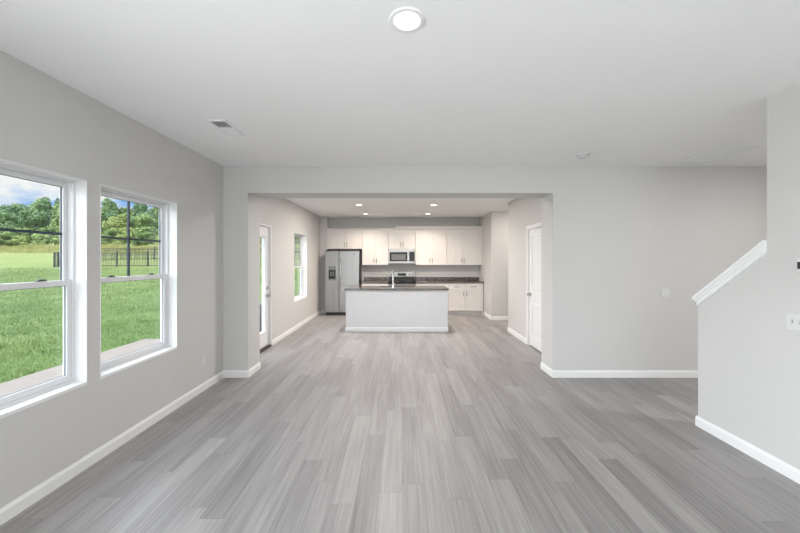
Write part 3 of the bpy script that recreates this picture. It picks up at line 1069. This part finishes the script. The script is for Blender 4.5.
ceiling_light(0.025, 1.743, 0.092, 'round white disc light nearest the camera on the living room ceiling', lens_m, 9, (1.0, 0.97, 0.93), None)
KP = 42
KC = WARM
KG = 'round lights in the kitchen ceiling'
ceiling_light(-0.955, 7.63, 0.082, 'round kitchen ceiling light, front left of the four', lens_warm_m, KP, KC, KG)
ceiling_light(0.70, 7.63, 0.082, 'round kitchen ceiling light, front right of the four', lens_warm_m, KP, KC, KG)
ceiling_light(-0.965, 9.10, 0.082, 'round kitchen ceiling light above the wall cabinet next to the refrigerator', lens_warm_m, 12, (1.0, 0.82, 0.66), KG, 125)
ceiling_light(0.685, 9.10, 0.082, 'round kitchen ceiling light in front of the crown moulding on the right', lens_warm_m, 12, (1.0, 0.82, 0.66), KG, 125)


# supply register near the left wall: two banks of louvers
vx0, vx1, vy0, vy1 = -1.69, -1.52, 2.98, 3.34
vt = thing('ceiling_vent', ((vx0 + vx1) / 2, (vy0 + vy1) / 2, HC), 'small white ceiling register near the left wall', 'vent')
mb = MB()
b_ = 0.024
mb.box(vx0, vx0 + b_, vy0, vy1, HC - 0.010, HC, bev=0.002).box(vx1 - b_, vx1, vy0, vy1, HC - 0.010, HC, bev=0.002)
mb.box(vx0 + b_, vx1 - b_, vy0, vy0 + b_, HC - 0.010, HC, bev=0.002).box(vx0 + b_, vx1 - b_, vy1 - b_, vy1, HC - 0.010, HC, bev=0.002)
mb.box(vx0 + b_, vx1 - b_, 3.155, 3.165, HC - 0.010, HC)
mb.build('frame', trim_m, vt)
duct_m = plain('duct_grey', (0.36, 0.36, 0.36), 0.8, var=0.1)
box('duct', duct_m, vt, vx0 + b_, vx1 - b_, vy0 + b_, vy1 - b_, HC - 0.0015, HC - 0.0005)
mb = MB()
for k in range(6):
    y = vy0 + b_ + 0.008 + k * 0.0215
    mb.prism([(y, HC - 0.002), (y + 0.002, HC - 0.002), (y - 0.008, HC - 0.010), (y - 0.010, HC - 0.010)], 0, vx0 + b_, vx1 - b_)
mb.build('louver_bank', trim_m, vt)
mb = MB()
for k in range(7):
    y = 3.168 + k * 0.0205
    mb.prism([(y, HC - 0.002), (y + 0.002, HC - 0.002), (y + 0.018, HC - 0.010), (y + 0.016, HC - 0.010)], 0, vx0 + b_, vx1 - b_)
mb.build('louver_bank', trim_m, vt)

# return grille near the stair
gx0, gx1, gy0_, gy1_ = 3.42, 3.78, 3.63, 4.29
rt = thing('return_grille', ((gx0 + gx1) / 2, (gy0_ + gy1_) / 2, HC), 'large white return air grille on the ceiling near the stair wall', 'vent')
b_ = 0.03
mb = MB()
mb.box(gx0, gx0 + b_, gy0_, gy1_, HC - 0.014, HC, bev=0.002).box(gx1 - b_, gx1, gy0_, gy1_, HC - 0.014, HC, bev=0.002)
mb.box(gx0 + b_, gx1 - b_, gy0_, gy0_ + b_, HC - 0.014, HC, bev=0.002).box(gx0 + b_, gx1 - b_, gy1_ - b_, gy1_, HC - 0.014, HC, bev=0.002)
mb.build('frame', trim_m, rt)
box('filter', dark_gap_m, rt, gx0 + b_, gx1 - b_, gy0_ + b_, gy1_ - b_, HC - 0.0015, HC - 0.0005)
mb = MB()
k = 0
x = gx0 + b_ + 0.002
while x < gx1 - b_ - 0.012:
    mb.prism([(x, HC - 0.003), (x + 0.002, HC - 0.003), (x + 0.012, HC - 0.012), (x + 0.010, HC - 0.012)], 1, gy0_ + b_, gy1_ - b_)
    x += 0.0185
mb.build('louver_bank', trim_m, rt)

# smoke detector
sd = thing('smoke_detector', (2.08, 3.96, HC), 'round white smoke detector on the ceiling left of the large grille', 'smoke detector')
MB().lathe((2.08, 3.96, HC), (0, 0, -1), [(0.072, 0), (0.072, 0.012), (0.066, 0.014), (0.066, 0.016)], 36).build('base_plate', plate_m, sd, smooth=True)
MB().lathe((2.08, 3.96, HC), (0, 0, -1), [(0.062, 0.016), (0.062, 0.022), (0.058, 0.024)], 36).build('vent_slot', dark_gap_m, sd)
MB().lathe((2.08, 3.96, HC), (0, 0, -1), [(0.066, 0.0245), (0.064, 0.034), (0.050, 0.042), (0, 0.044)], 36).build('cover', plate_m, sd, smooth=True)

# ------------------------------------------------------------------ plates on the walls
# outlet under the second window
ot = thing('wall_outlet', (XL, 4.03, 0.36), 'white duplex outlet low on the left wall near the corner', 'outlet')
box('cover_plate', plate_m, ot, XL, XL + 0.006, 3.995, 4.065, 0.303, 0.418, bev=0.002)
for z in (0.337, 0.384):
    r = MB().lathe((XL + 0.0055, 4.03, z), (1, 0, 0), [(0.017, 0), (0.017, 0.002), (0, 0.002)], 18).build('receptacle', plate_m, ot)
    MB().box(XL + 0.0074, XL + 0.0078, 4.022, 4.0245, z - 0.002, z + 0.009).box(XL + 0.0074, XL + 0.0078, 4.0355, 4.038, z - 0.002, z + 0.007).build('slots', black_m, r)
# double rocker switch beside the opening
sx, sz = 3.415, 1.09
sw = thing('light_switch', (sx, YP, sz), 'white double rocker switch plate on the wall right of the opening', 'light switch')
box('cover_plate', plate_m, sw, sx - 0.058, sx + 0.058, YP - 0.006, YP, sz - 0.058, sz + 0.058, bev=0.002)
for s in (-1, 1):
    c_ = sx + s * 0.023
    MB().prism([(YP - 0.0055, sz - 0.034), (YP - 0.013, sz - 0.034), (YP - 0.008, sz), (YP - 0.007, sz + 0.034), (YP - 0.0055, sz + 0.034)], 0, c_ - 0.0165, c_ + 0.0165).build('rocker', plate_m, sw)
# toggle plate on the stair wall
ty, tz = 2.377, 1.10
sw = thing('light_switch', (XR, ty, tz), 'white toggle switch plate low on the stair wall under the thermostat', 'light switch')
box('cover_plate', plate_m, sw, XR - 0.006, XR, ty - 0.058, ty + 0.058, tz - 0.058, tz + 0.058, bev=0.002)
for s in (-1, 1):
    c_ = ty + s * 0.023
    MB().box(XR - 0.0075, XR - 0.0055, c_ - 0.005, c_ + 0.005, tz - 0.012, tz + 0.012).build('toggle_slot', gasket_m, sw)
    MB().prism([(XR - 0.0074, tz - 0.006), (XR - 0.016, tz + 0.004), (XR - 0.016, tz + 0.009), (XR - 0.0074, tz + 0.006)], 1, c_ - 0.0035, c_ + 0.0035).build('toggle', plate_m, sw)
# thermostat
hy, hz = 2.300, 1.49
th = thing('thermostat', (XR, hy, hz), 'small white thermostat with dark screen on the stair wall', 'thermostat')
box('case', plate_m, th, XR - 0.024, XR, hy - 0.06, hy + 0.06, hz - 0.045, hz + 0.045, bev=0.006)
box('screen', screen_m, th, XR - 0.0255, XR - 0.0238, hy - 0.035, hy + 0.053, hz - 0.024, hz + 0.024)

# ------------------------------------------------------------------ outdoors
import mathutils.noise as mnoise


def sm(a, c, t):
    t = max(0.0, min(1.0, (t - a) / (c - a)))
    return t * t * (3 - 2 * t)


def ground_z(x, y):
    z = -0.17
    if y > 9:
        pts_ = [(9, -0.17), (28, 0.92), (40, 2.35), (60, 5.0), (90, 9.0), (140, 14.0)]
        for (y0, z0), (y1, z1) in zip(pts_, pts_[1:]):
            if y <= y1:
                z = z0 + (z1 - z0) * (y - y0) / (y1 - y0)
                break
        else:
            z = 14.0
    w = sm(9, 20, y)
    return z + 0.12 * w * mnoise.noise(Vector((x * 0.08, y * 0.08, 0)))


mb = MB()
gxs = [-140 + i * 3.5 for i in range(40)] + [-3.6 - 0.0]
gxs = sorted(set([x for x in gxs if x < -5.0] + [-5.0, XL - TW - 0.02, 10.0, 30.0]))
gys = [-30, -15, -6, 0, 4, 8, 9] + [9 + i * 2.5 for i in range(1, 54)]
V = [[mb.bm.verts.new((x, y, ground_z(x, y))) for y in gys] for x in gxs]
for i in range(len(gxs) - 1):
    for j in range(len(gys) - 1):
        mb.bm.faces.new((V[i][j], V[i + 1][j], V[i + 1][j + 1], V[i][j + 1]))
g = mb.build('lawn_ground', lawn_m, None, smooth=True)
struct(g, 'green lawn outside the windows rising to a meadow slope', 'lawn')
struct(box('patio_slab', concrete_m, None, -5.43, XL - TW - 0.005, -5.0, 7.29, -0.30, -0.145, bev=0.01),
       'pale concrete patio slab outside the left windows', 'patio')


# air conditioner on the patio just past the patio door
ax, ay, az, aw = -3.22, 6.72, -0.145, 0.37
ac = thing('air_conditioner', (ax, ay, az), 'grey outdoor air conditioner on the patio, seen through the door glass', 'air conditioner')
ac_m = plain('ac_grey_metal', (0.20, 0.22, 0.25), 0.5, metal=0.2, var=0.05)
box('core', black_m, ac, ax - aw + 0.03, ax + aw - 0.03, ay - aw + 0.03, ay + aw - 0.03, az + 0.02, az + 0.72)
mb = MB()
for k in range(13):
    z = az + 0.07 + k * 0.05
    ring(mb, ax - aw, ax - aw + 0.02, ay - aw, ay + aw, z, z + 0.022, 0.02, 0.005, 0.005)
    mb.box(ax + aw - 0.02, ax + aw, ay - aw, ay + aw, z, z + 0.022)
    mb.box(ax - aw + 0.02, ax + aw - 0.02, ay - aw, ay - aw + 0.02, z, z + 0.022)
    mb.box(ax - aw + 0.02, ax + aw - 0.02, ay + aw - 0.02, ay + aw, z, z + 0.022)
mb.build('louver_guard', ac_m, ac)
for sx_ in (-1, 1):
    for sy_ in (-1, 1):
        cx_, cy_ = ax + sx_ * (aw - 0.02), ay + sy_ * (aw - 0.02)
        box('corner_post', ac_m, ac, cx_ - 0.022, cx_ + 0.022, cy_ - 0.022, cy_ + 0.022, az, az + 0.74)
box('top_cover', ac_m, ac, ax - aw - 0.005, ax + aw + 0.005, ay - aw - 0.005, ay + aw + 0.005, az + 0.74, az + 0.79, bev=0.01)
MB().lathe((ax, ay, az + 0.79), (0, 0, 1), [(0.29, 0), (0.29, 0.012), (0.25, 0.02), (0.06, 0.03), (0, 0.03)], 28).build('fan_grille', black_m, ac)


# grass blades as loose stuff
def blades(name, mat, n, spot, h0, h1, w):
    rnd = random.Random(3)
    bm = bmesh.new()
    for _ in range(n):
        x, y, k = spot(rnd)
        z = ground_z(x, y) - 0.01
        h = rnd.uniform(h0, h1) * k
        a = rnd.uniform(0, math.pi)
        dx, dy = math.cos(a) * w, math.sin(a) * w
        lx, ly = rnd.uniform(-.4, .4) * h, rnd.uniform(-.4, .4) * h
        bm.faces.new([bm.verts.new(q) for q in ((x - dx, y - dy, z), (x + dx, y + dy, z), (x + lx, y + ly, z + h))])
    me = bpy.data.meshes.new(name)
    bm.to_mesh(me)
    bm.free()
    me.materials.append(mat)
    o = bpy.data.objects.new(name, me)
    COL.objects.link(o)
    return o


def meadow_spot(r):
    y = 38.5 + 6.9 * r.random() ** 0.8
    x = r.uniform(-58, -8) * y / 45.0
    k = min(1.0, (y - 38.5) / 5.0) * (0.7 + 0.6 * mnoise.noise(Vector((x * 0.25, y * 0.25, 3.0))))
    return x, y, max(0.25, k)


def lawn_spot(r):
    y = 1.5 + 26.0 * r.random() ** 1.6
    x = -max(5.46 if y < 7.32 else 2.6, 0.42 * y) - r.random() * (0.85 * y + 1.5)
    return x, y, 0.7 + 0.8 * abs(mnoise.noise(Vector((x * 0.6, y * 0.6, 8.0)))) + 0.03 * y


tag(blades('meadow_grass', straw_m, 30000, meadow_spot, 0.35, 0.95, 0.05),
    'pale dry meadow grass between the lawn and the trees', 'grass', kind='stuff')
tag(blades('lawn_grass', blade_m, 90000, lawn_spot, 0.03, 0.075, 0.009),
    'short green grass blades growing all over the lawn', 'grass', kind='stuff')


# trees
def crown_mesh(name, seed, mat, r, h, n):
    rnd = random.Random(seed)
    blobs = [(Vector((0, 0, h * 0.5)), r * 0.62, h * 0.42)]
    for k in range(12):
        a = rnd.uniform(0, 2 * math.pi)
        q = rnd.uniform(0.25, 0.62) * r
        z = rnd.uniform(0.08, 0.86) * h
        sc = 1.0 - 0.5 * max(0, z / h - 0.45)
        blobs.append((Vector((math.cos(a) * q * sc, math.sin(a) * q * sc, z)), rnd.uniform(.32, .5) * r * sc, rnd.uniform(.11, .18) * h))
    bm = bmesh.new()
    for _ in range(n):
        c, br, bh = rnd.choice(blobs)
        v = Vector((rnd.gauss(0, 1), rnd.gauss(0, 1), rnd.gauss(0, 1))).normalized() * rnd.uniform(0.80, 1.05)
        p = c + Vector((v.x * br, v.y * br, v.z * bh))
        if p.z < 0.05:
            continue
        s = rnd.uniform(0.10, 0.22)
        q_ = math.hypot(p.x, p.y)
        if q_ > r - 0.3:
            p.x *= (r - 0.3) / q_
            p.y *= (r - 0.3) / q_
        nrm = (v + Vector((rnd.uniform(-.7, .7), rnd.uniform(-.7, .7), rnd.uniform(-.4, .9)))).normalized()
        t1 = nrm.orthogonal().normalized()
        t1.rotate(mathutils_quat(nrm, rnd.uniform(0, 6.28)))
        t2 = nrm.cross(t1)
        bm.faces.new([bm.verts.new(p + q) for q in (t1 * s * 1.3, t2 * s * .7, -t1 * s * 1.3, -t2 * s * .7)])
    me = bpy.data.meshes.new(name)
    bm.to_mesh(me)
    bm.free()
    me.materials.append(mat)
    return me


from mathutils import Quaternion
mathutils_quat = lambda ax, an: Quaternion(ax, an)

protos = []
for i, (mat, r, h) in enumerate(((leaf_a, 3.1, 7.2), (leaf_b, 2.8, 8.0), (leaf_c, 2.9, 6.6), (leaf_b, 3.2, 7.0), (leaf_a, 2.7, 8.2))):
    crown = crown_mesh('foliage', 20 + i, mat, r, h, 4200)
    mb = MB().tube([(0, 0, -0.6), (0.05, 0, h * .3), (-0.05, 0.05, h * .55), (0, 0, h * .8)], [0.22, 0.17, 0.11, 0.03], 8)
    for k in range(5):
        a = k * 1.3
        z = h * (.3 + .08 * k)
        mb.tube([(0, 0, z), (math.cos(a) * r * .3, math.sin(a) * r * .3, z + h * .08), (math.cos(a) * r * .55, math.sin(a) * r * .55, z + h * .12)], [.08, .05, .02], 6)
    tk = mb.build('trunk', bark_m)
    fo = bpy.data.objects.new('foliage', crown)
    COL.objects.link(fo)
    protos.append((fo, tk, i))

kinds = ['mid green leafy tree', 'deep green tall tree', 'yellow green bushy tree', 'deep green broad tree', 'mid green tall tree']
used_proto = set()
rnd = random.Random(11)


def plant(x, y, i, sc, label, group):
    root = thing('tree', (x, y, ground_z(x, y) - 0.1), label, 'tree', group)
    fo, tk, _ = protos[i]
    if i not in used_proto:
        used_proto.add(i)
        f2, t2 = fo, tk
    else:
        f2, t2 = fo.copy(), tk.copy()
        COL.objects.link(f2)
        COL.objects.link(t2)
    f2.parent = root
    t2.parent = root
    a = rnd.uniform(0, 6.28)
    root.rotation_euler.z = a
    root.scale = (sc, sc, sc * rnd.uniform(0.92, 1.06) * (1.0 + 0.42 * max(0.0, -x / y - 0.72)))
    return root


RAD = [3.1, 2.8, 2.9, 3.2, 2.7]
rows = [(57.0, 0.80, 'in the front row along the meadow'), (62.6, 0.88, 'in the second row of the wood'),
        (68.4, 0.92, 'in the middle of the wood'), (74.3, 0.94, 'towards the back of the wood'), (80.3, 0.96, 'at the back of the wood')]
for q, (y, sc, where) in enumerate(rows):
    x = -1.28 * y + q * 1.3
    while x < -0.22 * y:
        i = rnd.choice([0, 1, 2, 3, 4] if q else [0, 2, 2, 3])
        s_ = sc * rnd.uniform(0.88, 1.0)
        x += RAD[i] * s_
        plant(x, y, i, s_, '%s %s' % (kinds[i], where), 'trees beyond the meadow')
        x += RAD[i] * s_ + 0.05


# low shrubs along the edge of the wood
shrub_mesh = []
for i, (mat, r, h) in enumerate(((leaf_c, 1.7, 2.4), (leaf_a, 1.9, 2.8))):
    m_ = crown_mesh('foliage', 60 + i, mat, r, h, 1500)
    shrub_mesh.append(m_)
for y_row, x, x_end, gap in ((52.3, -68.0, -10.0, 0.1), (47.3, -62.0, -10.0, 0.4)):
    while x < x_end:
        i = rnd.randint(0, 1)
        q = rnd.uniform(0.75, 1.0) * (1.0 if y_row > 50 else 0.8)
        r_ = (1.7, 1.9)[i] * q
        x += r_
        o = bpy.data.objects.new('shrub', shrub_mesh[i])
        COL.objects.link(o)
        o.location = (x, y_row, ground_z(x, y_row) - 0.1)
        o.rotation_euler.z = rnd.uniform(0, 6.28)
        o.scale = (q, q, q)
        tag(o, ('yellow green' if i == 0 else 'mid green') + (' shrub at the foot of the wood' if y_row > 50 else ' bush at the far edge of the meadow grass'),
            'shrub', 'shrubs along the wood' if y_row > 50 else 'bushes in the meadow')
        x += r_ + rnd.uniform(0.05, gap)


# ------------------------------------------------------------------ black metal fence
def fence(x0, y0, x1, y1, label, n_post, h=1.15):
    L = math.hypot(x1 - x0, y1 - y0)
    ux, uy = (x1 - x0) / L, (y1 - y0) / L
    root = thing('metal_fence', (x0, y0, ground_z(x0, y0)), label, 'fence')

    def bar(mb, t0, t1, zlo0, zhi0, zlo1, zhi1, w):
        pts_ = []
        for t, zl, zh in ((t0, zlo0, zhi0), (t1, zlo1, zhi1)):
            px, py = x0 + ux * t, y0 + uy * t
            for s in (-1, 1):
                for z in (zl, zh):
                    pts_.append(mb.bm.verts.new((px - uy * w * s, py + ux * w * s, z)))
        a = pts_
        for q in ((0, 1, 3, 2), (4, 5, 7, 6), (0, 1, 5, 4), (2, 3, 7, 6), (1, 3, 7, 5), (0, 2, 6, 4)):
            mb.bm.faces.new([a[k] for k in q])
    G = lambda t: ground_z(x0 + ux * t, y0 + uy * t)
    for k in range(n_post):
        t = L * k / (n_post - 1)
        mb = MB()
        bar(mb, t - 0.05, t + 0.05, G(t) - 0.2, G(t) + h + 0.10, G(t) - 0.2, G(t) + h + 0.10, 0.05)
        mb.build('post', fence_m, root)
    for k in range(n_post - 1):
        ta, tb = L * k / (n_post - 1) + 0.051, L * (k + 1) / (n_post - 1) - 0.051
        mb = MB()
        for zz in (0.10, h - 0.18, h - 0.02):
            bar(mb, ta, tb, G(ta) + zz - 0.025, G(ta) + zz + 0.025, G(tb) + zz - 0.025, G(tb) + zz + 0.025, 0.018)
        m_ = int((tb - ta) / 0.125)
        for q in range(1, m_):
            t = ta + (tb - ta) * q / m_
            bar(mb, t - 0.010, t + 0.010, G(t) + 0.03, G(t) + h, G(t) + 0.03, G(t) + h, 0.010)
        mb.build('picket_panel', fence_m, root)
    return root


fence(-28.2, 28.0, -8.0, 28.0, 'near run of black picket fence on the lawn outside the windows', 9)
fence(-31.5, 33.0, -8.0, 33.0, 'far run of black picket fence behind the near one', 10)
fence(-28.2, 28.3, -31.4, 32.7, 'short end run of black picket fence joining the two long runs', 3)
